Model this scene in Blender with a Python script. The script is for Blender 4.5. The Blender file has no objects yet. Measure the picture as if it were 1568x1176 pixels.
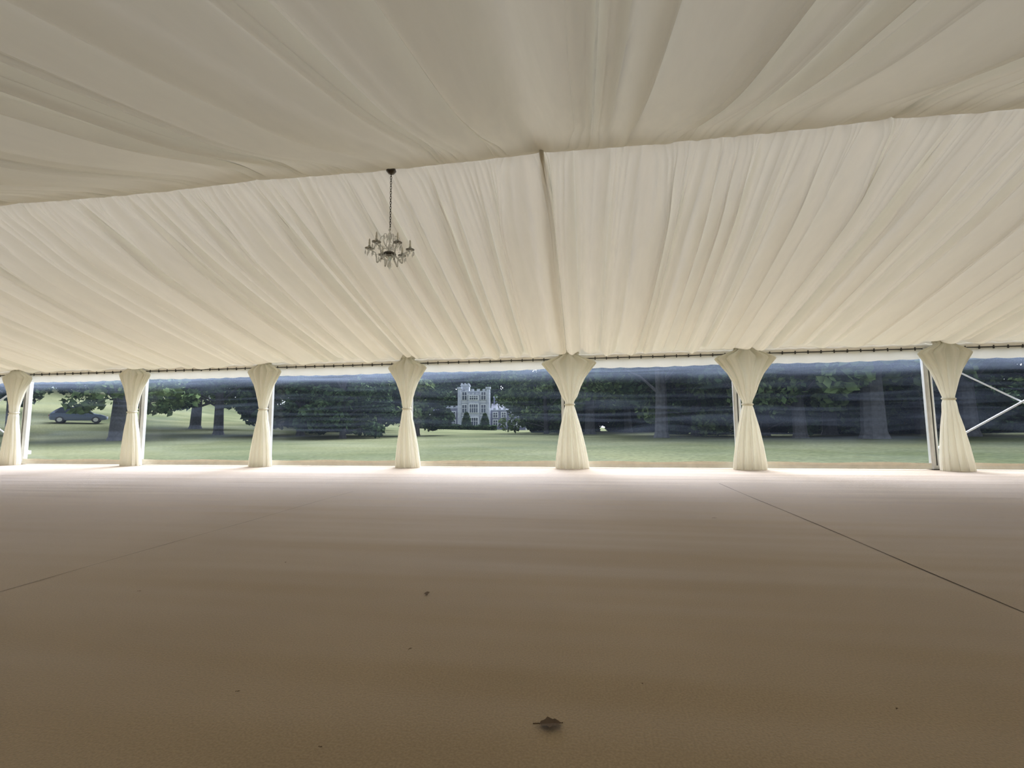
import bpy, math, random
import numpy as np
from mathutils import Vector, Matrix

random.seed(7); rng = np.random.default_rng(11)
scn = bpy.context.scene
COL = scn.collection

# ------------------------------------------------------------ constants (metres)
X_L, X_R = -15.347, 8.653          # gable ends
Y_W, Y_B, Y_RIDGE = 8.64, -0.30, 4.178
Z_RIDGE, Z_EAVE = 3.405, 2.079
POSTS = [-15.347 + 3*i for i in range(9)]

# ------------------------------------------------------------ material helpers
def new_mat(name):
    m = bpy.data.materials.new(name); m.use_nodes = True
    nt = m.node_tree
    for n in list(nt.nodes): nt.nodes.remove(n)
    out = nt.nodes.new('ShaderNodeOutputMaterial')
    return m, nt, out
def N(nt, t, **kw):
    n = nt.nodes.new(t)
    for k, v in kw.items(): setattr(n, k, v)
    return n
def L(nt, a, ao, b, bi): nt.links.new(a.outputs[ao], b.inputs[bi])
def coords(nt, scale=(1,1,1)):
    tc = N(nt, 'ShaderNodeTexCoord'); mp = N(nt, 'ShaderNodeMapping')
    mp.inputs['Scale'].default_value = scale
    L(nt, tc, 'Object', mp, 'Vector'); return mp
def ramp(nt, c0, c1, p0=0.0, p1=1.0):
    r = N(nt, 'ShaderNodeValToRGB'); e = r.color_ramp.elements
    e[0].position = p0; e[0].color = (*c0, 1); e[1].position = p1; e[1].color = (*c1, 1)
    return r
def simple(name, c0, c1=None, rough=0.6, metal=0.0, nscale=8.0, bump=0.0, bscale=60, spec=0.5, stretch=(1,1,1)):
    m, nt, out = new_mat(name)
    c1 = c1 or tuple(min(1, v*1.15) for v in c0)
    mp = coords(nt, stretch)
    nz = N(nt, 'ShaderNodeTexNoise'); nz.inputs['Scale'].default_value = nscale; nz.inputs['Detail'].default_value = 5
    L(nt, mp, 'Vector', nz, 'Vector')
    r = ramp(nt, c0, c1, .3, .7); L(nt, nz, 'Fac', r, 'Fac')
    p = N(nt, 'ShaderNodeBsdfPrincipled'); L(nt, r, 'Color', p, 'Base Color')
    p.inputs['Roughness'].default_value = rough; p.inputs['Metallic'].default_value = metal
    p.inputs['Specular IOR Level'].default_value = spec
    if bump:
        n2 = N(nt, 'ShaderNodeTexNoise'); n2.inputs['Scale'].default_value = bscale
        L(nt, mp, 'Vector', n2, 'Vector')
        b = N(nt, 'ShaderNodeBump'); b.inputs['Strength'].default_value = bump; b.inputs['Distance'].default_value = .01
        L(nt, n2, 'Fac', b, 'Height'); L(nt, b, 'Normal', p, 'Normal')
    L(nt, p, 'BSDF', out, 'Surface'); return m
def fabric(name, col, tcol, tfac, bump=.15, stretch=(14, 1.2, 6)):
    m, nt, out = new_mat(name)
    mp = coords(nt, stretch)
    nz = N(nt, 'ShaderNodeTexNoise'); nz.inputs['Scale'].default_value = 1.0; nz.inputs['Detail'].default_value = 6
    L(nt, mp, 'Vector', nz, 'Vector')
    r = ramp(nt, tuple(v*.94 for v in col), col, .3, .7); L(nt, nz, 'Fac', r, 'Fac')
    d = N(nt, 'ShaderNodeBsdfDiffuse'); t = N(nt, 'ShaderNodeBsdfTranslucent')
    L(nt, r, 'Color', d, 'Color'); t.inputs['Color'].default_value = (*tcol, 1)
    b = N(nt, 'ShaderNodeBump'); b.inputs['Strength'].default_value = bump; b.inputs['Distance'].default_value = .02
    L(nt, nz, 'Fac', b, 'Height'); L(nt, b, 'Normal', d, 'Normal')
    mx = N(nt, 'ShaderNodeMixShader'); mx.inputs['Fac'].default_value = tfac
    L(nt, d, 'BSDF', mx, 1); L(nt, t, 'BSDF', mx, 2); L(nt, mx, 'Shader', out, 'Surface')
    return m

M_LINER = fabric('liner_fabric', (.76,.74,.665), (.80,.765,.65), .058)
M_WALLF = fabric('wall_fabric', (.40,.35,.27), (.7,.66,.56), .02)
M_CURT = fabric('curtain_fabric', (.84,.82,.73), (.90,.88,.79), .50, bump=.1, stretch=(30, 30, 1.5))
M_TRIM = simple('trim_fabric', (.72,.69,.60), rough=.8)
M_PVCW = fabric('white_pvc', (.78,.78,.72), (.8,.8,.72), .16, bump=.05, stretch=(2,2,8))
M_ALU = simple('aluminium', (.62,.62,.60), rough=.4, metal=.3)
M_DARK = simple('dark_metal', (.03,.03,.03), rough=.5)
M_CHROME = simple('chandelier_metal', (.10,.095,.09), rough=.25, metal=.8)
M_CABLE = simple('brace_metal', (.75,.77,.8), rough=.4)

def carpet():
    m, nt, out = new_mat('carpet')
    mp = coords(nt)
    big = N(nt, 'ShaderNodeTexNoise'); big.inputs['Scale'].default_value = .8; big.inputs['Detail'].default_value = 4
    fine = N(nt, 'ShaderNodeTexNoise'); fine.inputs['Scale'].default_value = 160; fine.inputs['Detail'].default_value = 6
    L(nt, mp, 'Vector', big, 'Vector'); L(nt, mp, 'Vector', fine, 'Vector')
    r1 = ramp(nt, (.45,.34,.205), (.52,.40,.25), .3, .7); L(nt, big, 'Fac', r1, 'Fac')
    r2 = ramp(nt, (.76,.76,.76), (1.0,1.0,1.0), .3, .7); L(nt, fine, 'Fac', r2, 'Fac')
    mu = N(nt, 'ShaderNodeMixRGB', blend_type='MULTIPLY'); mu.inputs['Fac'].default_value = 1
    L(nt, r1, 'Color', mu, 'Color1'); L(nt, r2, 'Color', mu, 'Color2')
    p = N(nt, 'ShaderNodeBsdfPrincipled'); L(nt, mu, 'Color', p, 'Base Color')
    p.inputs['Roughness'].default_value = .85; p.inputs['Specular IOR Level'].default_value = .25
    p.inputs['Sheen Weight'].default_value = .65; p.inputs['Sheen Roughness'].default_value = .4
    p.inputs['Sheen Tint'].default_value = (.92,.92,1,1)
    mpw = coords(nt, (.10, 1.0, 1))
    wr = N(nt, 'ShaderNodeTexNoise'); wr.inputs['Scale'].default_value = 1.6; wr.inputs['Detail'].default_value = 2
    L(nt, mpw, 'Vector', wr, 'Vector')
    b1 = N(nt, 'ShaderNodeBump'); b1.inputs['Strength'].default_value = .9; b1.inputs['Distance'].default_value = .06
    L(nt, wr, 'Fac', b1, 'Height')
    b2 = N(nt, 'ShaderNodeBump'); b2.inputs['Strength'].default_value = .35; b2.inputs['Distance'].default_value = .004
    L(nt, fine, 'Fac', b2, 'Height'); L(nt, b1, 'Normal', b2, 'Normal'); L(nt, b2, 'Normal', p, 'Normal')
    L(nt, p, 'BSDF', out, 'Surface'); return m
M_CARPET = carpet()

def pvc_clear():
    m, nt, out = new_mat('clear_pvc')
    mp = coords(nt, (.30, 1, 5))
    nz = N(nt, 'ShaderNodeTexNoise'); nz.inputs['Scale'].default_value = 1.3; nz.inputs['Detail'].default_value = 5
    nz.inputs['Distortion'].default_value = .9
    L(nt, mp, 'Vector', nz, 'Vector')
    mr = N(nt, 'ShaderNodeMapRange'); mr.inputs['From Min'].default_value = .42; mr.inputs['From Max'].default_value = .85
    mr.inputs['To Min'].default_value = .006; mr.inputs['To Max'].default_value = .04
    L(nt, nz, 'Fac', mr, 'Value')
    # bluish glare at the panel tops, painted in as haze towards the header
    sx = N(nt, 'ShaderNodeSeparateXYZ'); tc = N(nt, 'ShaderNodeTexCoord'); L(nt, tc, 'Object', sx, 'Vector')
    m3 = N(nt, 'ShaderNodeMapRange'); m3.interpolation_type='SMOOTHSTEP'
    m3.inputs['From Min'].default_value = 1.55; m3.inputs['From Max'].default_value = 1.84
    m3.inputs['To Min'].default_value = 0; m3.inputs['To Max'].default_value = .24
    L(nt, sx, 'Z', m3, 'Value')
    ml = N(nt, 'ShaderNodeMath', operation='MULTIPLY'); L(nt, m3, 'Result', ml, 0); L(nt, nz, 'Fac', ml, 1)
    ad = N(nt, 'ShaderNodeMath', operation='ADD'); L(nt, mr, 'Result', ad, 0); L(nt, ml, 'Value', ad, 1)
    tr = N(nt, 'ShaderNodeBsdfTransparent'); tr.inputs['Color'].default_value = (.88,.91,.95,1)
    tl = N(nt, 'ShaderNodeBsdfTranslucent'); tl.inputs['Color'].default_value = (.46,.57,.78,1)
    mx = N(nt, 'ShaderNodeMixShader'); L(nt, ad, 'Value', mx, 'Fac'); L(nt, tr, 'BSDF', mx, 1); L(nt, tl, 'BSDF', mx, 2)
    gl = N(nt, 'ShaderNodeBsdfGlossy'); gl.inputs['Roughness'].default_value = .08
    b = N(nt, 'ShaderNodeBump'); b.inputs['Strength'].default_value = .3; b.inputs['Distance'].default_value = .03
    L(nt, nz, 'Fac', b, 'Height'); L(nt, b, 'Normal', gl, 'Normal')
    m2 = N(nt, 'ShaderNodeMixShader'); m2.inputs['Fac'].default_value = .015
    L(nt, mx, 'Shader', m2, 1); L(nt, gl, 'BSDF', m2, 2); L(nt, m2, 'Shader', out, 'Surface')
    return m
M_PVC = pvc_clear()

def glass_mat():
    m, nt, out = new_mat('chandelier_glass')
    p = N(nt, 'ShaderNodeBsdfPrincipled')
    p.inputs['Base Color'].default_value = (.75,.76,.74,1); p.inputs['Roughness'].default_value = .05
    p.inputs['Transmission Weight'].default_value = .75; p.inputs['IOR'].default_value = 1.5
    L(nt, p, 'BSDF', out, 'Surface'); return m
M_GLASS = glass_mat()

def leaf_mat(name, a, b):
    m, nt, out = new_mat(name)
    mp = coords(nt)
    nz = N(nt, 'ShaderNodeTexNoise'); nz.inputs['Scale'].default_value = .9; nz.inputs['Detail'].default_value = 4
    L(nt, mp, 'Vector', nz, 'Vector')
    r = ramp(nt, a, b, .35, .65); L(nt, nz, 'Fac', r, 'Fac')
    d = N(nt, 'ShaderNodeBsdfDiffuse')
    L(nt, r, 'Color', d, 'Color'); L(nt, d, 'BSDF', out, 'Surface'); return m
M_LEAF = leaf_mat('leaves_dark', (.024,.046,.024), (.070,.108,.050))
M_LEAF2 = leaf_mat('leaves_light', (.055,.092,.040), (.15,.205,.085))
M_BARK = simple('bark', (.05,.052,.055), (.09,.092,.095), rough=.9, nscale=6, bump=.5, bscale=12)

# ------------------------------------------------------------ mesh builder
class MB:
    def __init__(s): s.v=[]; s.f=[]; s.m=[]; s.n=0
    def add(s, verts, faces, mi=0):
        o = s.n; verts = [tuple(map(float, p)) for p in verts]
        s.v += verts; s.n += len(verts)
        for f in faces: s.f.append(tuple(o+i for i in f)); s.m.append(mi)
    def box(s, lo, hi, mi=0, bev=0.0):
        x0,y0,z0 = lo; x1,y1,z1 = hi
        if bev <= 0:
            s.add([(x0,y0,z0),(x1,y0,z0),(x1,y1,z0),(x0,y1,z0),(x0,y0,z1),(x1,y0,z1),(x1,y1,z1),(x0,y1,z1)],
              [(0,3,2,1),(4,5,6,7),(0,1,5,4),(1,2,6,5),(2,3,7,6),(3,0,4,7)], mi)
        else:
            b=bev
            ring=[(x0+b,y0),(x1-b,y0),(x1,y0+b),(x1,y1-b),(x1-b,y1),(x0+b,y1),(x0,y1-b),(x0,y0+b)]
            vs=[(x,y,z0) for x,y in ring]+[(x,y,z1) for x,y in ring]
            fs=[tuple(range(7,-1,-1)),tuple(range(8,16))]+[(i,(i+1)%8,8+(i+1)%8,8+i) for i in range(8)]
            s.add(vs,fs,mi)
    def tube(s, pts, rad, seg=8, mi=0, caps=True):
        pts=[Vector(p) for p in pts]; n=len(pts)
        if not hasattr(rad,'__len__'): rad=[rad]*n
        vs=[]; prev=None
        for i,p in enumerate(pts):
            d=(pts[min(i+1,n-1)]-pts[max(i-1,0)]).normalized()
            if prev is None:
                a=Vector((0,0,1)) if abs(d.z)<.9 else Vector((1,0,0))
                u=d.cross(a).normalized()
            else: u=(prev-d*prev.dot(d)).normalized()
            prev=u; w=d.cross(u)
            for k in range(seg):
                t=2*math.pi*k/seg
                vs.append(p+(u*math.cos(t)+w*math.sin(t))*rad[i])
        fs=[(i*seg+k,i*seg+(k+1)%seg,(i+1)*seg+(k+1)%seg,(i+1)*seg+k) for i in range(n-1) for k in range(seg)]
        if caps: fs+=[tuple(range(seg-1,-1,-1)),tuple((n-1)*seg+k for k in range(seg))]
        s.add(vs,fs,mi)
    def lathe(s, prof, c, seg=16, mi=0):
        cx,cy,cz=c
        vs=[(cx+r*math.cos(2*math.pi*k/seg),cy+r*math.sin(2*math.pi*k/seg),cz+z) for r,z in prof for k in range(seg)]
        fs=[(i*seg+k,i*seg+(k+1)%seg,(i+1)*seg+(k+1)%seg,(i+1)*seg+k) for i in range(len(prof)-1) for k in range(seg)]
        s.add(vs,fs,mi)
    def obj(s, name, mats, smooth=False, loc=(0,0,0), rot=0.0, parent=None):
        me=bpy.data.meshes.new(name); me.from_pydata(s.v,[],s.f)
        for m in mats: me.materials.append(m)
        me.polygons.foreach_set('material_index', s.m)
        me.polygons.foreach_set('use_smooth',[smooth]*len(s.f)); me.update()
        ob=bpy.data.objects.new(name,me); COL.objects.link(ob); ob.location=loc; ob.rotation_euler=(0,0,rot)
        if parent: ob.parent=parent
        return ob
def grid_mesh(name, V, mat, smooth=True):
    nr,nc,_=V.shape
    idx=np.arange(nr*nc).reshape(nr,nc)
    F=np.stack([idx[:-1,:-1],idx[:-1,1:],idx[1:,1:],idx[1:,:-1]],-1).reshape(-1,4)
    me=bpy.data.meshes.new(name); me.from_pydata(V.reshape(-1,3).tolist(),[],F.tolist())
    me.materials.append(mat); me.polygons.foreach_set('use_smooth',[smooth]*len(F)); me.update()
    ob=bpy.data.objects.new(name,me); COL.objects.link(ob); return ob
def sstep(a,b,x):
    t=np.clip((x-a)/(b-a),0,1); return t*t*(3-2*t)
def noise1(x, seed, freq):
    r=np.random.default_rng(seed); tab=r.uniform(-1,1,4096)
    q=np.asarray(x)*freq+1000.0; i=np.floor(q).astype(int); f=q-i; f=f*f*(3-2*f)
    return tab[i%4096]*(1-f)+tab[(i+1)%4096]*f

# ------------------------------------------------------------ pleated liner (ceiling)
def pleats(X, T, seed, mean, rel, expo=.6, lap=0.0, wig=.03, cap=.2):
    """rounded bulges hanging between sharp upward creases, optionally lapping sideways."""
    r=np.random.default_rng(seed)
    xs=[X_L-1.0]
    while xs[-1]<X_R+1.0: xs.append(xs[-1]+mean*r.uniform(.45,1.6))
    xs=np.array(xs); amp=r.uniform(.7,1.35,len(xs)); slope=r.uniform(-1,1,len(xs)); side=r.choice([-1,1,1,-1,.4],len(xs))
    drift=noise1(X, seed+5, 1.1)*.14*(T-.3)+noise1(X*.7+T*1.3, seed+9, 1.2)*wig
    Q=X+drift
    i=np.clip(np.searchsorted(xs,Q)-1,0,len(xs)-2)
    w=xs[i+1]-xs[i]; s=(Q-xs[i])/w
    a=np.clip(amp[i]*(1+.5*slope[i]*(T-.5)),.35,2)
    sk=s**np.exp(.45*side[i])
    bulge=(np.clip(4*sk*(1-sk),0,1))**expo
    dep=cap*np.tanh(a*w*rel/cap)
    return dep*bulge, -side[i]*lap*w*bulge*np.clip(a,0,1.2)
def liner(sign, seed, nx=3600, nt=76):
    x=np.linspace(X_L,X_R,nx); t=np.linspace(0,1,nt)
    X,T=np.meshgrid(x,t)
    u=((X-POSTS[0])/3.0)%1.0
    b=np.sin(np.pi*u)
    Z=Z_RIDGE+(Z_EAVE-Z_RIDGE)*T
    bay=np.floor((X-POSTS[0])/3.0)
    vary=1+.25*np.sin(bay*2.3+seed)
    Z-=(.03+.13*vary*b**.8)*4*T*(1-T)*(1.0-.25*T)
    Z-=.03*b**.5*(1-sstep(0,.25,T))
    endf=sstep(0,.04,T)*.85+.15
    ende=1-sstep(.88,.995,T)*.93
    mid=4*T*(1-T)
    if sign>0:
        z1,x1=pleats(X,T,seed,.22,1.0,.85,.46,.015,.24); z2,x2=pleats(X,T,seed+31,.085,.45,.6,.1,.02,.05)
        m1=endf*ende*(.25+.75*sstep(0,.25,T)); m2=endf*ende*(.35+.65*(1-sstep(0,.45,T))+.2*sstep(.7,.9,T))
    else:
        z1,x1=pleats(X,T,seed,.30,1.0,.85,.46,.015,.24); z2,x2=pleats(X,T,seed+31,.13,.45,.6,.2,.02,.05)
        m1=endf*ende*(.14+.86*sstep(0,.42,T)); m2=endf*ende*.6
    Z-=z1*m1+z2*m2
    xo=x1*endf*ende*(.5+.5*sstep(0,.2,T))+x2*m2
    Z-=noise1(X+.3*T,seed+77,1.0)*.04*b*mid
    du=np.minimum(u,1-u)*3
    Z+=.06*np.exp(-(du/.022)**2)*endf*ende
    if sign>0:
        Y=Y_RIDGE-.03+(Y_W-.05-Y_RIDGE+.03)*T
    else:
        Y=Y_RIDGE+.03+(Y_B-Y_RIDGE-.03)*T; Z-=.045*(1-sstep(0,.12,T))
    edge=sstep(0,.3,X-X_L)*sstep(0,.3,X_R-X)
    return np.stack([X+xo*edge,Y,Z],-1)
def join(a,b):
    bpy.ops.object.select_all(action='DESELECT'); a.select_set(True); b.select_set(True)
    bpy.context.view_layer.objects.active=a; bpy.ops.object.join(); return a
c1=grid_mesh('ceiling', liner(1,3), M_LINER); c2=grid_mesh('ceiling_b', liner(-1,58), M_LINER)
join(c1,c2); c1.name='ceiling'

# unseen cap above the liner, added to stop sky light leaking at the ridge
mb=MB(); mb.box((X_L,Y_RIDGE-.12,Z_RIDGE+.06),(X_R,Y_RIDGE+.12,Z_RIDGE+.12),0,.01); mb.obj('ridge_light_cap',[M_ALU])

# rafter sleeve
mb=MB()
px=POSTS[5]; pts=[]
for i in range(25):
    t=i/24; z=Z_RIDGE+(Z_EAVE-Z_RIDGE)*t-.04*4*t*(1-t)*(1-.25*t)-.045-.07*math.sin(math.pi*t)
    pts.append((px+.012*math.sin(t*9),Y_RIDGE+(Y_W-.06-Y_RIDGE)*t,z))
mb.tube(pts,.022,10)
mb.obj('trim_1',[M_TRIM],True)

# ------------------------------------------------------------ floor
mb=MB(); mb.box((X_L,Y_B,-.06),(X_R,Y_W+.05,0.0)); mb.obj('floor',[M_CARPET])
M_SEAM=simple('carpet_seam',(.07,.05,.04),rough=1)
mb=MB()
def strip(x0,y0,x1,y1,w):
    n=24; vs=[]
    for i in range(n+1):
        t=i/n; x=x0+(x1-x0)*t+.006*math.sin(t*13); y=y0+(y1-y0)*t
        ww=w*(.6+.4*math.sin(t*17+1)**2)
        vs+=[(x-ww/2,y,.0022),(x+ww/2,y,.0022)]
    mb.add(vs,[(2*i,2*i+1,2*i+3,2*i+2) for i in range(n)])
strip(1.70,.2,1.70,6.4,.008); strip(-2.68,1.0,-2.70,5.2,.004)
mb.obj('trim_2',[M_SEAM])

# ------------------------------------------------------------ solid walls
def gable(name,x0,x1):
    mb=MB(); pr=[(Y_B,-.05),(Y_W,-.05),(Y_W,Z_EAVE+.03),(Y_RIDGE,Z_RIDGE+.06),(Y_B,Z_EAVE+.03)]
    vs=[(x0,y,z) for y,z in pr]+[(x1,y,z) for y,z in pr]
    mb.add(vs,[(0,1,2,3,4),(9,8,7,6,5)]+[(i,i+5,(i+1)%5+5,(i+1)%5) for i in range(5)])
    mb.obj(name,[M_WALLF])
gable('wall_left',X_L-.06,X_L); gable('wall_right',X_R,X_R+.06)
xs=np.linspace(X_L,X_R,700); zs=np.linspace(-.02,Z_EAVE+.05,6)
XX,ZZ=np.meshgrid(xs,zs); YY=Y_B-.03+.02*np.abs(np.sin(XX*9+noise1(XX,4,2)*2))
grid_mesh('wall_back',np.stack([XX,YY,ZZ],-1),M_WALLF)

# ------------------------------------------------------------ window wall
mb=MB()
for i in range(8):
    a,b=POSTS[i]+.06,POSTS[i+1]-.06; n=60
    vs=[]
    for j in range(n+1):
        t=j/n; x=a+(b-a)*t
        zl=1.83-.02*math.sin(math.pi*t)-.012*abs(math.sin(t*math.pi*9))
        y=Y_W-.02-.008*math.sin(t*40)
        vs+=[(x,y,zl),(x,y-.004,1.985)]
    mb.add(vs,[(2*j,2*j+2,2*j+3,2*j+1) for j in range(n)],0)
    vs=[]
    for j in range(n+1):
        t=j/n; x=a+(b-a)*t
        y=Y_W-.03-.01*math.sin(t*31+i)
        vs+=[(x,y-.03,.012),(x,y,.07),(x,y,.115+.008*math.sin(t*11+i))]
    mb.add(vs,[(3*j+k,3*j+3+k,3*j+4+k,3*j+1+k) for j in range(n) for k in range(2)],1)
    for j in range(14):
        x=a+(b-a)*(j+.5)/14
        mb.box((x-.008,Y_W-.04,1.965),(x+.008,Y_W-.02,2.02),3)
mb.box((X_L,Y_W-.03,1.985),(X_R,Y_W+.03,2.003),3)
mb.box((X_L,Y_W-.03,2.003),(X_R,Y_W+.06,2.13),1)
mb.obj('wall_front',[M_PVCW,M_TRIM,M_ALU,M_DARK])
for i in range(8):
    a,b=POSTS[i]+.06,POSTS[i+1]-.06
    xs=np.linspace(a,b,40); zs=np.linspace(.06,1.99,24); XX,ZZ=np.meshgrid(xs,zs)
    YY=Y_W+.005+.012*np.sin(XX*2.1+i)*np.sin(ZZ*3)
    grid_mesh('window_%d'%(i+1),np.stack([XX,YY,ZZ],-1),M_PVC)
for i,px in enumerate(POSTS):
    mb=MB()
    mb.box((px-.045,Y_W-.05,0),(px+.045,Y_W+.07,2.02),0,.012)
    mb.box((px-.06,Y_W-.03,.05),(px+.06,Y_W+.03,2.0),0,.01)
    mb.box((px-.008,Y_W-.054,.05),(px+.008,Y_W-.05,2.0),1)
    mb.box((px-.09,Y_W-.10,0),(px+.09,Y_W+.10,.015),1)
    mb.box((px-.055,Y_W-.06,0),(px+.055,Y_W+.08,.07),0,.01)
    mb.obj('tent_post',[M_ALU,M_DARK])
for bay in (7,0):
    mb=MB(); a,b=POSTS[bay],POSTS[bay+1]; y=Y_W+.14
    mb.tube([(a+.08,y,.30),(b-.08,y,1.95)],.018,8); mb.tube([(a+.08,y+.05,1.92),(b-.08,y+.05,.25)],.014,8)
    for (x,z) in ((a+.08,.30),(b-.08,1.95),(a+.08,1.92),(b-.08,.25)): mb.box((x-.03,y-.04,z-.04),(x+.03,y+.06,z+.04),0,.01)
    mb.obj('cross_brace',[M_CABLE])

# ------------------------------------------------------------ curtains
def curtain(px,off,topw,botw,seed,waistz=1.12):
    r=random.Random(seed); nk=260; nz=72
    prof=[(0.006,botw),(0.15,botw*.97),(.4,botw*.84),(.7,botw*.64),(.92,botw*.45),(waistz-.07,.19),(waistz,.14),(waistz+.07,.18),(1.28,topw*.29),(1.45,topw*.41),(1.62,topw*.58),(1.78,topw*.83),(1.88,topw),(1.93,topw*.92),(1.98,topw*.58),(2.03,topw*.37),(2.07,topw*.34),(2.12,topw*.42)]
    pz=[p[0] for p in prof]; pw=[p[1] for p in prof]
    ph=r.uniform(0,6); V=np.zeros((nz,nk+1,3)); nf=r.choice([11,12,13])
    lean=r.uniform(-.03,.05)
    for i in range(nz):
        z=.006+(2.12-.006)*i/(nz-1); w=float(np.interp(z,pz,pw))
        dz=min(1,abs(z-waistz)/.3)
        dep=.05+.12*min(w,.55)
        cx=off+lean*(1-z/1.12 if z<1.12 else 0)
        for k in range(nk+1):
            th=2*math.pi*k/nk
            rip=1+(.12+.28*dz)*(abs(math.sin(nf*.5*th+ph+.5*math.sin(z*2+ph)+.25*math.sin(3*th+ph)))*2-1.1)+.10*dz*math.sin((2*nf+3)*th+ph*2+z)
            V[i,k]=(px+cx+w/2*math.cos(th)*(.9+.1*rip),8.41+dep*math.sin(th)*rip,z)
    V[:,-1]=V[:,0]
    ob=grid_mesh('curtain',V,M_CURT)
    mb=MB(); ring=[(px+off+ .078*math.cos(a),8.41+.072*math.sin(a),waistz+.01*math.sin(a)) for a in np.linspace(0,2*math.pi,25)]
    mb.tube(ring,.018,8)
    pts=[]
    for k in range(97):
        a=2*math.pi*k/96; rr=.05*math.sin(12*a)
        pts.append((px+off+(topw*.16+rr*.5)*math.cos(a),8.41+(.09+rr*.4)*math.sin(a),2.06+.015*math.sin(12*a)))
    mb.tube(pts,.012,6,caps=False)
    tb=mb.obj('tieback_part',[M_CURT],True)
    join(ob,tb)
specs={-12.347:(.0,.64,.42),-9.347:(.0,.68,.44),-6.347:(.02,.70,.46),-3.347:(.03,.74,.48),-.347:(.10,.96,.58),2.653:(.10,.98,.52),5.653:(.13,.76,.46)}
for i,px in enumerate(POSTS):
    key=round(px,3)
    if i in (0,8): continue
    o,tw,bw=specs.get(key,(0.0,.5,.3))
    curtain(px,o,tw,bw,i*7+3,1.12+.03*math.sin(i*3))

# ------------------------------------------------------------ chandelier
def chandelier(cx,cy,ztop):
    mb=MB(); D=-.04
    mb.lathe([(0,0.0),(.045,-.005),(.05,-.02),(.03,-.045),(.008,-.055)],(cx,cy,ztop),16,0)
    z=ztop-.05; k=0
    while z>2.74+D:
        pts=[]
        for j in range(9):
            a=2*math.pi*j/8; dx=.008*math.cos(a); dz=.017*math.sin(a)
            pts.append((cx+(dx if k%2 else 0),cy+(0 if k%2 else dx),z-.014+dz))
        mb.tube(pts,.0028,5,0); z-=.026; k+=1
    mb.lathe([(0,2.75),(.012,2.745),(.018,2.72),(.008,2.70),(.022,2.675),(.030,2.65),(.012,2.62),(.010,2.58),(.026,2.55),(.034,2.52),(.014,2.485),(.04,2.47),(.055,2.455),(.05,2.44),(.03,2.425),(.014,2.40),(.026,2.375),(.022,2.35),(.008,2.335),(0.0,2.315)],(cx,cy,D),16,1)
    mb.lathe([(.0,2.49),(.058,2.487),(.062,2.475),(.058,2.463),(0,2.46)],(cx,cy,D),16,0)
    for q in range(6):
        a=2*math.pi*q/6+.26; ca,sa=math.cos(a),math.sin(a)
        P=lambda r,z:(cx+r*ca,cy+r*sa,z+D)
        prof=[]
        for j in range(17):
            t=j/16
            rr=.05+.145*t+.02*math.sin(t*math.pi*2); zz=2.465-.075*math.sin(math.pi*min(1,t*1.35)*.98)+.07*max(0,t-.5)*1.6
            prof.append(P(rr,zz))
        mb.tube(prof,[.0085-.003*j/16 for j in range(17)],8,1)
        ez=prof[-1][2]
        c=P(.195,0)
        mb.lathe([(0,ez-.006),(.02,ez-.002),(.042,ez+.010),(.044,ez+.014),(.02,ez+.006),(.012,ez+.01),(.016,ez+.03),(.012,ez+.04)],(c[0],c[1],0),14,1)
        mb.lathe([(.010,ez+.03),(.0095,ez+.075),(.006,ez+.08),(.009,ez+.09),(.006,ez+.105),(0,ez+.115)],(c[0],c[1],0),10,2)
        for d in range(5):
            b=2*math.pi*d/5; dx,dy=.038*math.cos(b),.038*math.sin(b); z0=ez+.006
            mb.tube([(c[0]+dx,c[1]+dy,z0),(c[0]+dx,c[1]+dy,z0-.02)],.0015,4,0)
            mb.lathe([(0,z0-.016),(.007,z0-.028),(.008,z0-.042),(0,z0-.065)],(c[0]+dx,c[1]+dy,0),6,1)
        sc=[P(.02+.06*math.sin(math.pi*t)+.03*t, 2.53+.13*t-.02*math.sin(2*math.pi*t)) for t in [j/10 for j in range(11)]]
        mb.tube(sc,.004,6,1)
        e=sc[-1]; mb.lathe([(0,e[2]),(.007,e[2]-.012),(.008,e[2]-.026),(0,e[2]-.05)],(e[0],e[1],0),6,1)
        for j in range(9):
            t=(j+.5)/9; s=P(.03+.15*t,2.60-.12*t-.06*math.sin(math.pi*t))
            mb.lathe([(0,.006),(.0055,0),(0,-.006)],s,6,1)
    mb.obj('chandelier',[M_CHROME,M_GLASS,simple('candle_sleeve',(.7,.68,.6),rough=.4)],True)
chandelier(-1.845,Y_RIDGE+.0,3.31)

# ------------------------------------------------------------ dry leaves on the carpet
M_DRY=simple('dry_leaf_mat',(.09,.055,.03),(.16,.10,.05),rough=.8)
def dryleaf(x,y,s,a):
    mb=MB(); n=10; vs=[]
    for i in range(n+1):
        t=i/n; w=.34*math.sin(math.pi*t**.8)*(1+.25*math.sin(t*19)); z=.006+.18*math.sin(math.pi*t)*.5
        vs+=[((t-.5)*s,-w*s,.004+z*s*.6+.05*s),((t-.5)*s,0,.004+z*s*.2),((t-.5)*s,w*s,.004+z*s*.5)]
    mb.add(vs,[(3*i+k,3*i+3+k,3*i+4+k,3*i+1+k) for i in range(n) for k in range(2)])
    mb.tube([(-.5*s,0,.006),(-.75*s,.06*s,.004)],.012*s+.0006,5)
    mb.obj('dry_leaf',[M_DRY],False,(x,y,.001),a)
for q in [(-.097,1.23,.060,.2),(-.71,2.07,.034,2.),(-.59,1.56,.012,1.),(-.98,1.25,.010,.5),(-2.03,1.92,.014,.3),(-1.65,2.43,.012,2.),(1.02,4.0,.03,.1),(.79,1.42,.008,1.),(-.62,1.07,.008,0.),(.15,1.45,.006,2.),(.95,1.15,.012,.4)]: dryleaf(*q)

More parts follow.
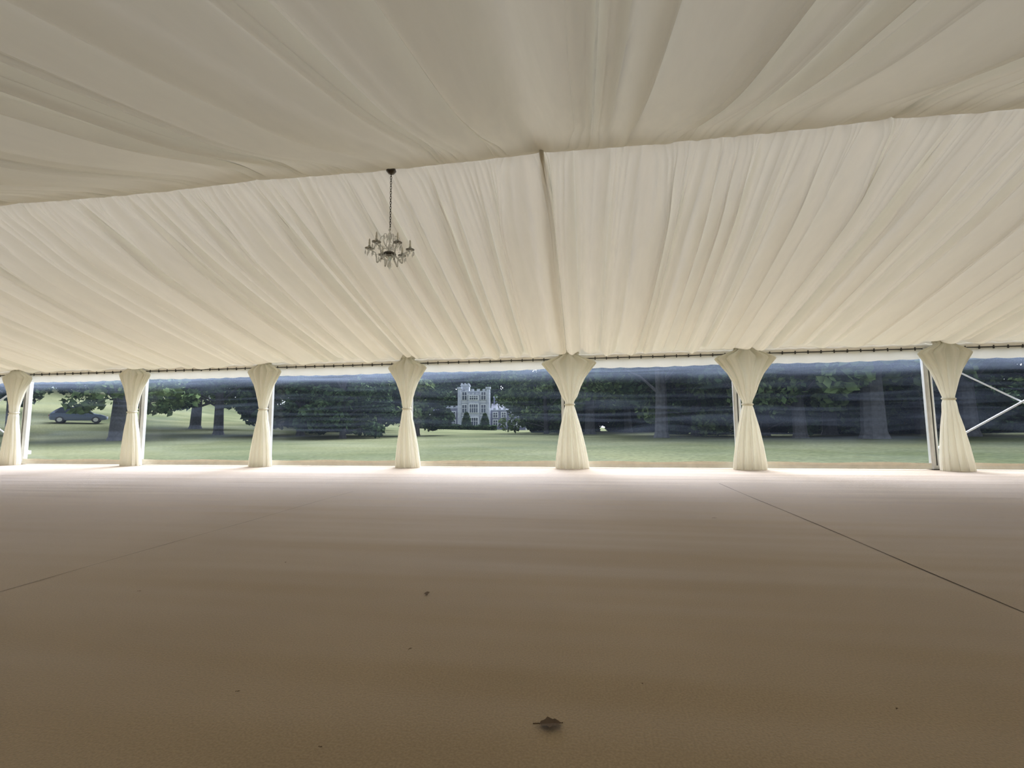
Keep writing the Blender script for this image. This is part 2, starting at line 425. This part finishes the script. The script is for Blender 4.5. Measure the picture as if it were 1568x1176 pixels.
# ------------------------------------------------------------ terrain
def terr(x,y):
    s=np.clip(-x-18,0,75); return -.05+(.033*s+1.4e-5*s**3)*sstep(14,46,y)+.05*np.sin(x*.13)*np.sin(y*.11)*sstep(9,20,y)
gx=np.concatenate([np.linspace(-220,-40,60),np.linspace(-38,50,90),np.linspace(54,200,30)])
gy=np.concatenate([np.linspace(-30,60,100),np.linspace(63,320,60)])
GX,GY=np.meshgrid(gx,gy)
def lawn():
    m,nt,out=new_mat('lawn'); mp=coords(nt)
    a=N(nt,'ShaderNodeTexNoise'); a.inputs['Scale'].default_value=.12; a.inputs['Detail'].default_value=8
    b=N(nt,'ShaderNodeTexNoise'); b.inputs['Scale'].default_value=9; b.inputs['Detail'].default_value=8
    L(nt,mp,'Vector',a,'Vector'); L(nt,mp,'Vector',b,'Vector')
    r=ramp(nt,(.085,.100,.052),(.150,.158,.088),.35,.65); L(nt,a,'Fac',r,'Fac')
    r2=ramp(nt,(.6,.6,.6),(1.1,1.1,1.1),.3,.7); L(nt,b,'Fac',r2,'Fac')
    mu=N(nt,'ShaderNodeMixRGB',blend_type='MULTIPLY'); mu.inputs['Fac'].default_value=1
    L(nt,r,'Color',mu,'Color1'); L(nt,r2,'Color',mu,'Color2')
    d=N(nt,'ShaderNodeBsdfDiffuse'); L(nt,mu,'Color',d,'Color')
    bp=N(nt,'ShaderNodeBump'); bp.inputs['Strength'].default_value=.5; bp.inputs['Distance'].default_value=.05
    L(nt,b,'Fac',bp,'Height'); L(nt,bp,'Normal',d,'Normal'); L(nt,d,'BSDF',out,'Surface'); return m
grid_mesh('lawn',np.stack([GX,GY,terr(GX,GY)-.02],-1),lawn())

# ------------------------------------------------------------ trees
def tree_mesh(name,seed,H,R,zlow,nclus,nleaf,ls,trunk_r,mat,shape=.5):
    r=np.random.default_rng(seed); mb=MB()
    top=H*.75
    pts=[(0,0,-.3),(0,0,.4),(.1,.05,top*.3),(.0,.15,top*.6),(.1,0,top)]
    mb.tube(pts,[trunk_r*1.6,trunk_r*1.1,trunk_r*.9,trunk_r*.6,trunk_r*.2],9,0)
    cs=[]
    for i in range(nclus):
        a=r.uniform(0,2*math.pi); h=r.uniform(0,1)**.9
        rad=R*math.sin(math.pi*(shape*.25+(1-shape*.25)*h)**.9)**.6 if h<1 else .1
        rad=max(rad,.15*R)*r.uniform(.45,1.0)
        c=np.array([rad*math.cos(a),rad*math.sin(a),zlow+(H-zlow)*h]); cs.append(c)
        if i%3==0:
            b0=Vector((0,0,max(zlow*.8,c[2]*.55))); e=Vector(c); mid=(b0+e)/2+Vector((0,0,.3))
            mb.tube([b0,mid,e],[trunk_r*.3,trunk_r*.2,.02],5,0)
    cs=np.array(cs); cr=r.uniform(.6,1.25,len(cs))*R*.30
    ci=r.integers(0,len(cs),nleaf)
    d=r.normal(size=(nleaf,3)); d/=np.linalg.norm(d,axis=1)[:,None]
    pos=cs[ci]+d*(cr[ci]*r.uniform(.35,1,nleaf)**.5)[:,None]*np.array([1,1,.7])
    pos[:,2]=np.maximum(pos[:,2],.05)
    u=r.normal(size=(nleaf,3)); u/=np.linalg.norm(u,axis=1)[:,None]
    w=np.cross(u,r.normal(size=(nleaf,3))); w/=np.linalg.norm(w,axis=1)[:,None]
    sz=(ls*r.uniform(.5,1.3,nleaf))[:,None]
    V=np.stack([pos-u*sz,pos+w*sz*.6,pos+u*sz,pos-w*sz*.6],1).reshape(-1,3)
    o=mb.n; nv=len(V)
    allv=mb.v+V.tolist(); F=(np.arange(nv).reshape(-1,4)+o).tolist()
    me=bpy.data.meshes.new(name); me.from_pydata(allv,[],mb.f+F)
    me.materials.append(M_BARK); me.materials.append(mat)
    me.polygons.foreach_set('material_index',mb.m+[1]*nleaf); me.update(); return me
T_A=tree_mesh('broadleaf_a',1,15,6.0,3.4,46,9000,.30,.42,M_LEAF)
T_B=tree_mesh('broadleaf_b',2,17,6.5,3.0,50,9000,.32,.50,M_LEAF2)
T_C=tree_mesh('yew',3,11,4.6,.5,46,11000,.26,.3,M_LEAF,1.0)
T_D=tree_mesh('bushy',4,15,6.0,.6,60,12000,.32,.3,M_LEAF,.8)
T_F=tree_mesh('bushy_light',6,15,6.0,.6,60,12000,.32,.3,M_LEAF2,.8)
T_E=tree_mesh('shrub',5,4.5,5.0,.5,44,9000,.30,.15,M_LEAF,1.8)
def put(me,x,y,s=1.0,nm='tree',zs=1.0):
    ob=bpy.data.objects.new(nm,me); COL.objects.link(ob)
    ob.location=(x,y,float(terr(np.array(x),np.array(y)))-.05); ob.rotation_euler=(0,0,random.uniform(0,6.28)); ob.scale=(s,s,s*zs)
for a in [(T_A,-31.0,35.7,.85),(T_B,-29.5,25.6,.75),(T_A,-42.5,28.9,.8),(T_B,-41,44,.95),(T_A,-58,52,1.0),(T_B,-50,30,.8),
          (T_B,.6,50.6,1.0),(T_A,5.6,61.5,1.1),(T_A,5.4,34.2,1.0),(T_B,13.7,32.4,.75),(T_B,16.6,29.9,1.15),(T_A,24.5,34.1,1.0),(T_A,10,44,1.),(T_B,20,42,1.)]:
    put(*a,nm='oak_tree')
for a in [(T_C,-24.5,37.5,1.0),(T_C,-18.4,33.6,.75),(T_F,-18.6,40.5,.8),(T_D,-24.5,46,1.0),(T_C,-15.9,43.1,.72),(T_F,-4.4,55,.85),
          (T_F,9.4,40.8,.8),(T_C,14.5,40.5,1.0),(T_F,22.6,45.9,1.),(T_D,27,42.5,1.),(T_D,30,34.6,.95),(T_C,34,30,1.),(T_D,40,36,1.)]:
    put(*a,nm='yew_tree')
for i in range(15):
    x=-3+i*5.2; y=74+6*math.sin(i*2.1)-.35*max(0,x-20); put((T_D,T_F)[i%2],x,y,1.15+.1*math.sin(i),'woodland_tree')
for i in range(5): put(T_D,-31-3.2*i+1.5,58+5*i,1.2,'woodland_tree')
for i in range(9): put(T_D,-150+i*11,120+7*math.sin(i*1.7),1.2,'woodland_tree')
for i in range(9): put(T_D,-66+i*8,160+5*math.sin(i*1.3),1.7,'woodland_tree')
for i in range(6): put(T_D,-90-4*i,70-9*i,1.1,'woodland_tree')
for i in range(13): put(T_E,-3.5+i*5.4,70+2*math.sin(i*1.9)-.3*max(0,i*5.4-20),1.0,'woodland_shrub')
for i in range(9): put(T_E,12+i*4.6,50+2*math.sin(i*1.3)-.5*i,.8,'woodland_shrub')
for i in range(5): put(T_E,-33-4*i+3,54+4*i,.9,'woodland_shrub')

# ------------------------------------------------------------ manor house
M_STONE=simple('pale_stone',(.27,.30,.37),(.42,.45,.50),rough=.85,nscale=1.5)
M_BRICK=simple('grey_brick',(.13,.14,.21),(.19,.20,.28),rough=.9,nscale=3)
M_GLZ=simple('house_glazing',(.03,.04,.06),(.05,.06,.09),rough=.15)
M_SLATE=simple('slate',(.10,.11,.14),rough=.7)
M_DRESS=simple('white_dressing',(.55,.57,.60),rough=.8)
def manor():
    mb=MB()
    def cren(x0,x1,y0,y1,z,step=.9,h=.8,mi=0):
        mb.box((x0-.15,y0-.15,z-.25),(x1+.15,y1+.15,z),mi)
        n=max(2,int(round((x1-x0)/step)))
        for i in range(n):
            if i%2==0:
                a=x0+(x1-x0)*i/n; b=x0+(x1-x0)*(i+1)/n
                mb.box((a,y0-.1,z),(b,y0+.3,z+h),mi); mb.box((a,y1-.3,z),(b,y1+.1,z+h),mi)
    def win(cx,y,z,w,h,nm):
        mb.box((cx-w/2-.18,y-.12,z-.18),(cx+w/2+.18,y+.02,z+h+.22),4)
        mb.box((cx-w/2,y-.16,z),(cx+w/2,y-.08,z+h),2)
        for k in range(nm+1):
            x=cx-w/2+w*k/nm; mb.box((x-.06,y-.2,z),(x+.06,y-.12,z+h),4)
        mb.box((cx-w/2,y-.2,z+h*.55),(cx+w/2,y-.12,z+h*.55+.1),4)
    W=3.9
    mb.box((-W,0,-.5),(W,9,10.4),0); cren(-W,W,0,9,10.4,.8,.6)
    for z in (3.7,7.3): mb.box((-W-.1,-.1,z),(W+.1,9.1,z+.22),4)
    for sx in (-W,W):
        mb.lathe([(.0,-.5),(.6,-.5),(.55,10.8),(.72,11.0),(.72,11.5),(.5,11.5),(.5,11.2),(0,11.2)],(sx,0,0),8,0)
    mb.box((-W+.2,1,10.4),(-1.4,4,12.2),0); cren(-W+.2,-1.4,1,4,12.2,.5,.5)
    mb.box((-1.5,-1.0,-.5),(1.5,0,9.4),0); cren(-1.5,1.5,-1,0,9.4,.5,.5)
    for z in (.9,4.5,8.0):
        win(0,-1.0,z,2.3,2.2 if z<8 else 1.0,4)
        win(-2.6,0,z,1.3,2.1,2); win(2.6,0,z,1.3,2.1,2)
    mb.box((W,1.2,-.5),(14.2,9,5.2),1); cren(W,14.2,1.2,9,5.3,.7,.5)
    mb.add([(4.6,1.8,5.3),(14,1.8,5.3),(14,8.6,5.3),(4.6,8.6,5.3),(4.6,5.2,7.2),(14,5.2,7.2)],[(0,1,5,4),(1,2,5),(2,3,4,5),(3,0,4)],3)
    for cx in (5.8,8.1,10.3):
        win(cx,1.2,.8,1.2,1.6,2); win(cx,1.2,3.2,1.2,1.3,2)
    mb.box((11.6,-.4,-.5),(14.2,1.3,6.2),1)
    mb.add([(11.4,-.5,6.2),(14.4,-.5,6.2),(12.9,-.5,8.0),(11.4,1.4,6.2),(14.4,1.4,6.2),(12.9,1.4,8.0)],[(0,1,2),(3,5,4),(0,2,5,3),(1,4,5,2)],1)
    for xx in (11.6,14.2): mb.box((xx-.2,-.5,-.5),(xx+.2,1.2,6.3),4)
    win(12.9,-.4,.8,1.4,1.8,3); win(12.9,-.4,3.6,1.4,1.5,3)
    for cx in (5.6,9.2,11.0):
        mb.box((cx-.45,5,6.5),(cx+.45,6,8.9),1); mb.box((cx-.55,4.9,8.9),(cx+.55,6.1,9.2),0)
    mb.box((-12,2,-.5),(-W,9,6.0),1); cren(-12,-W,2,9,6.0,.7,.5)
    for cx in (-10.5,-8.2,-5.9): win(cx,2,.8,1.2,1.7,2); win(cx,2,3.4,1.2,1.4,2)
    mb.obj('manor_house',[M_STONE,M_BRICK,M_GLZ,M_SLATE,M_DRESS],False,(-29.6,123.8,float(terr(np.array(-28.),np.array(123.)))-.1),.1526)
manor()
def topiary(x,y,h,r):
    g=np.random.default_rng(int(h*100)); mb=MB(); mb.tube([(0,0,-.1),(0,0,h*.8)],.08,6,0)
    n=2600; t=g.uniform(0,1,n); a=g.uniform(0,6.283,n); rr=r*np.sqrt(1-t)*g.uniform(.75,1.03,n)*np.minimum(1,.6+t*4)
    pos=np.stack([rr*np.cos(a),rr*np.sin(a),.15+t*h],1)
    for p in pos:
        u=g.normal(size=3)*.11; w=g.normal(size=3)*.09
        mb.add([p-u,p+w,p+u,p-w],[(0,1,2,3)],1)
    mb.obj('topiary_cone',[M_BARK,M_LEAF],False,(x,y,float(terr(np.array(x),np.array(y)))))
topiary(-27.4,107,3.9,1.35); topiary(-23.1,107.7,3.7,1.3)
def hedge(x0,y0,x1,y1,h,w):
    g=np.random.default_rng(5); mb=MB(); n=6000
    t=g.uniform(0,1,n)
    for q in t:
        X=x0+(x1-x0)*q; Yc=y0+(y1-y0)*q+g.uniform(-w/2,w/2)
        c=np.array([X,Yc,float(terr(np.array(X),np.array(Yc)))+g.uniform(.0,h)*(1+.08*math.sin(q*40))])
        u=g.normal(size=3)*.14; v=g.normal(size=3)*.12
        mb.add([c-u,c+v,c+u,c-v],[(0,1,2,3)],0)
    mb.obj('hedge',[M_LEAF])
hedge(-38,100,-19.5,103,1.0,1.0)

# ------------------------------------------------------------ car
def car(x,y,rot,paint,h=1.55):
    mb=MB()
    sec=[(-2.15,.70,.45,.80,.66,.82),(-2.05,.84,.32,.95,.74,.98),(-1.75,.88,.28,1.0,.66,1.30),(-1.35,.90,.26,1.0,.64,h-.06),(-.6,.90,.25,.99,.65,h),
        (.2,.90,.25,.97,.64,h-.03),(.75,.90,.25,.95,.66,h-.35),(1.15,.89,.26,.93,.74,.97),(1.75,.86,.28,.84,.70,.86),(2.1,.78,.34,.70,.62,.72),(2.2,.66,.42,.60,.5,.62)]
    vs=[];n=8
    for (X,wl,zl,zb,wr,zr) in sec:
        vs+=[(X,-wl*.92,zl),(X,-wl,(zl+zb)/2),(X,-wl*.97,zb),(X,-wr,zr),(X,wr,zr),(X,wl*.97,zb),(X,wl,(zl+zb)/2),(X,wl*.92,zl)]
    for i in range(len(sec)-1):
        for k in range(n):
            f=(i*n+k,(i+1)*n+k,(i+1)*n+(k+1)%n,i*n+(k+1)%n)
            gl=(k in (2,4) and 2<=i<=6) or (k==3 and i in (5,6)) or (k==3 and i==1)
            mb.add([vs[j] for j in f],[(0,1,2,3)],1 if gl else 0)
    mb.add(vs[:8],[tuple(range(8))],0); mb.add(vs[-8:],[tuple(range(7,-1,-1))],0)
    for wx in (-1.35,1.35):
        for sy in (-.9,.9):
            s=1 if sy>0 else -1
            mb.tube([(wx,sy-.2*s,.33),(wx,sy+.02*s,.33)],.33,18,2); mb.tube([(wx,sy,.33),(wx,sy+.03*s,.33)],.2,12,3)
    for sy in (-.6,.6): mb.box((2.12,sy-.14,.58),(2.2,sy+.14,.70),3); mb.box((-2.18,sy-.12,.68),(-2.1,sy+.12,.82),4)
    mb.obj('car',[paint,M_GLZ,M_DARK,M_ALU,simple('tail_lamp',(.3,.02,.02),rough=.3)],False,(x,y,float(terr(np.array(x),np.array(y)))),rot)
P3=simple('paint_blue_grey',(.10,.13,.20),rough=.3)
car(-51.4,40.6,.8,P3,1.65)

# ------------------------------------------------------------ world (bright overcast, brightest beyond the windows)
w=bpy.data.worlds.new('World'); scn.world=w; w.use_nodes=True; nt=w.node_tree
for n in list(nt.nodes): nt.nodes.remove(n)
out=nt.nodes.new('ShaderNodeOutputWorld'); bg=nt.nodes.new('ShaderNodeBackground'); L(nt,bg,'Background',out,'Surface')
tc=N(nt,'ShaderNodeTexCoord')
vd=N(nt,'ShaderNodeVectorMath',operation='DOT_PRODUCT'); L(nt,tc,'Generated',vd,0)
sd=Vector((.20,.80,.54)).normalized(); vd.inputs[1].default_value=sd
mr=N(nt,'ShaderNodeMapRange'); mr.inputs['From Min'].default_value=.3; mr.inputs['From Max'].default_value=1.0; L(nt,vd,'Value',mr,'Value')
pw=N(nt,'ShaderNodeMath',operation='POWER'); L(nt,mr,'Result',pw,0); pw.inputs[1].default_value=3.0
cr=N(nt,'ShaderNodeMixRGB'); cr.inputs['Color1'].default_value=(1.2,1.28,1.42,1); cr.inputs['Color2'].default_value=(28,28.3,31,1)
L(nt,pw,'Value',cr,'Fac'); L(nt,cr,'Color',bg,'Color'); bg.inputs['Strength'].default_value=1.0

# ------------------------------------------------------------ camera
cam=bpy.data.cameras.new('Camera'); co=bpy.data.objects.new('Camera',cam); COL.objects.link(co)
cam.sensor_width=36; cam.lens=36*710.9/1568; cam.clip_start=.01; cam.clip_end=1000
yaw,pit,rol=.1526,.0924,-.0072
F=Vector((-math.sin(yaw)*math.cos(pit),math.cos(yaw)*math.cos(pit),math.sin(pit)))
R=Vector((math.cos(yaw),math.sin(yaw),0)); U=R.cross(F)
R2=R*math.cos(rol)+U*math.sin(rol); U2=-R*math.sin(rol)+U*math.cos(rol)
co.matrix_world=Matrix(((R2.x,U2.x,-F.x,0),(R2.y,U2.y,-F.y,0),(R2.z,U2.z,-F.z,.7422),(0,0,0,1)))
scn.camera=co
scn.view_settings.view_transform='Standard'
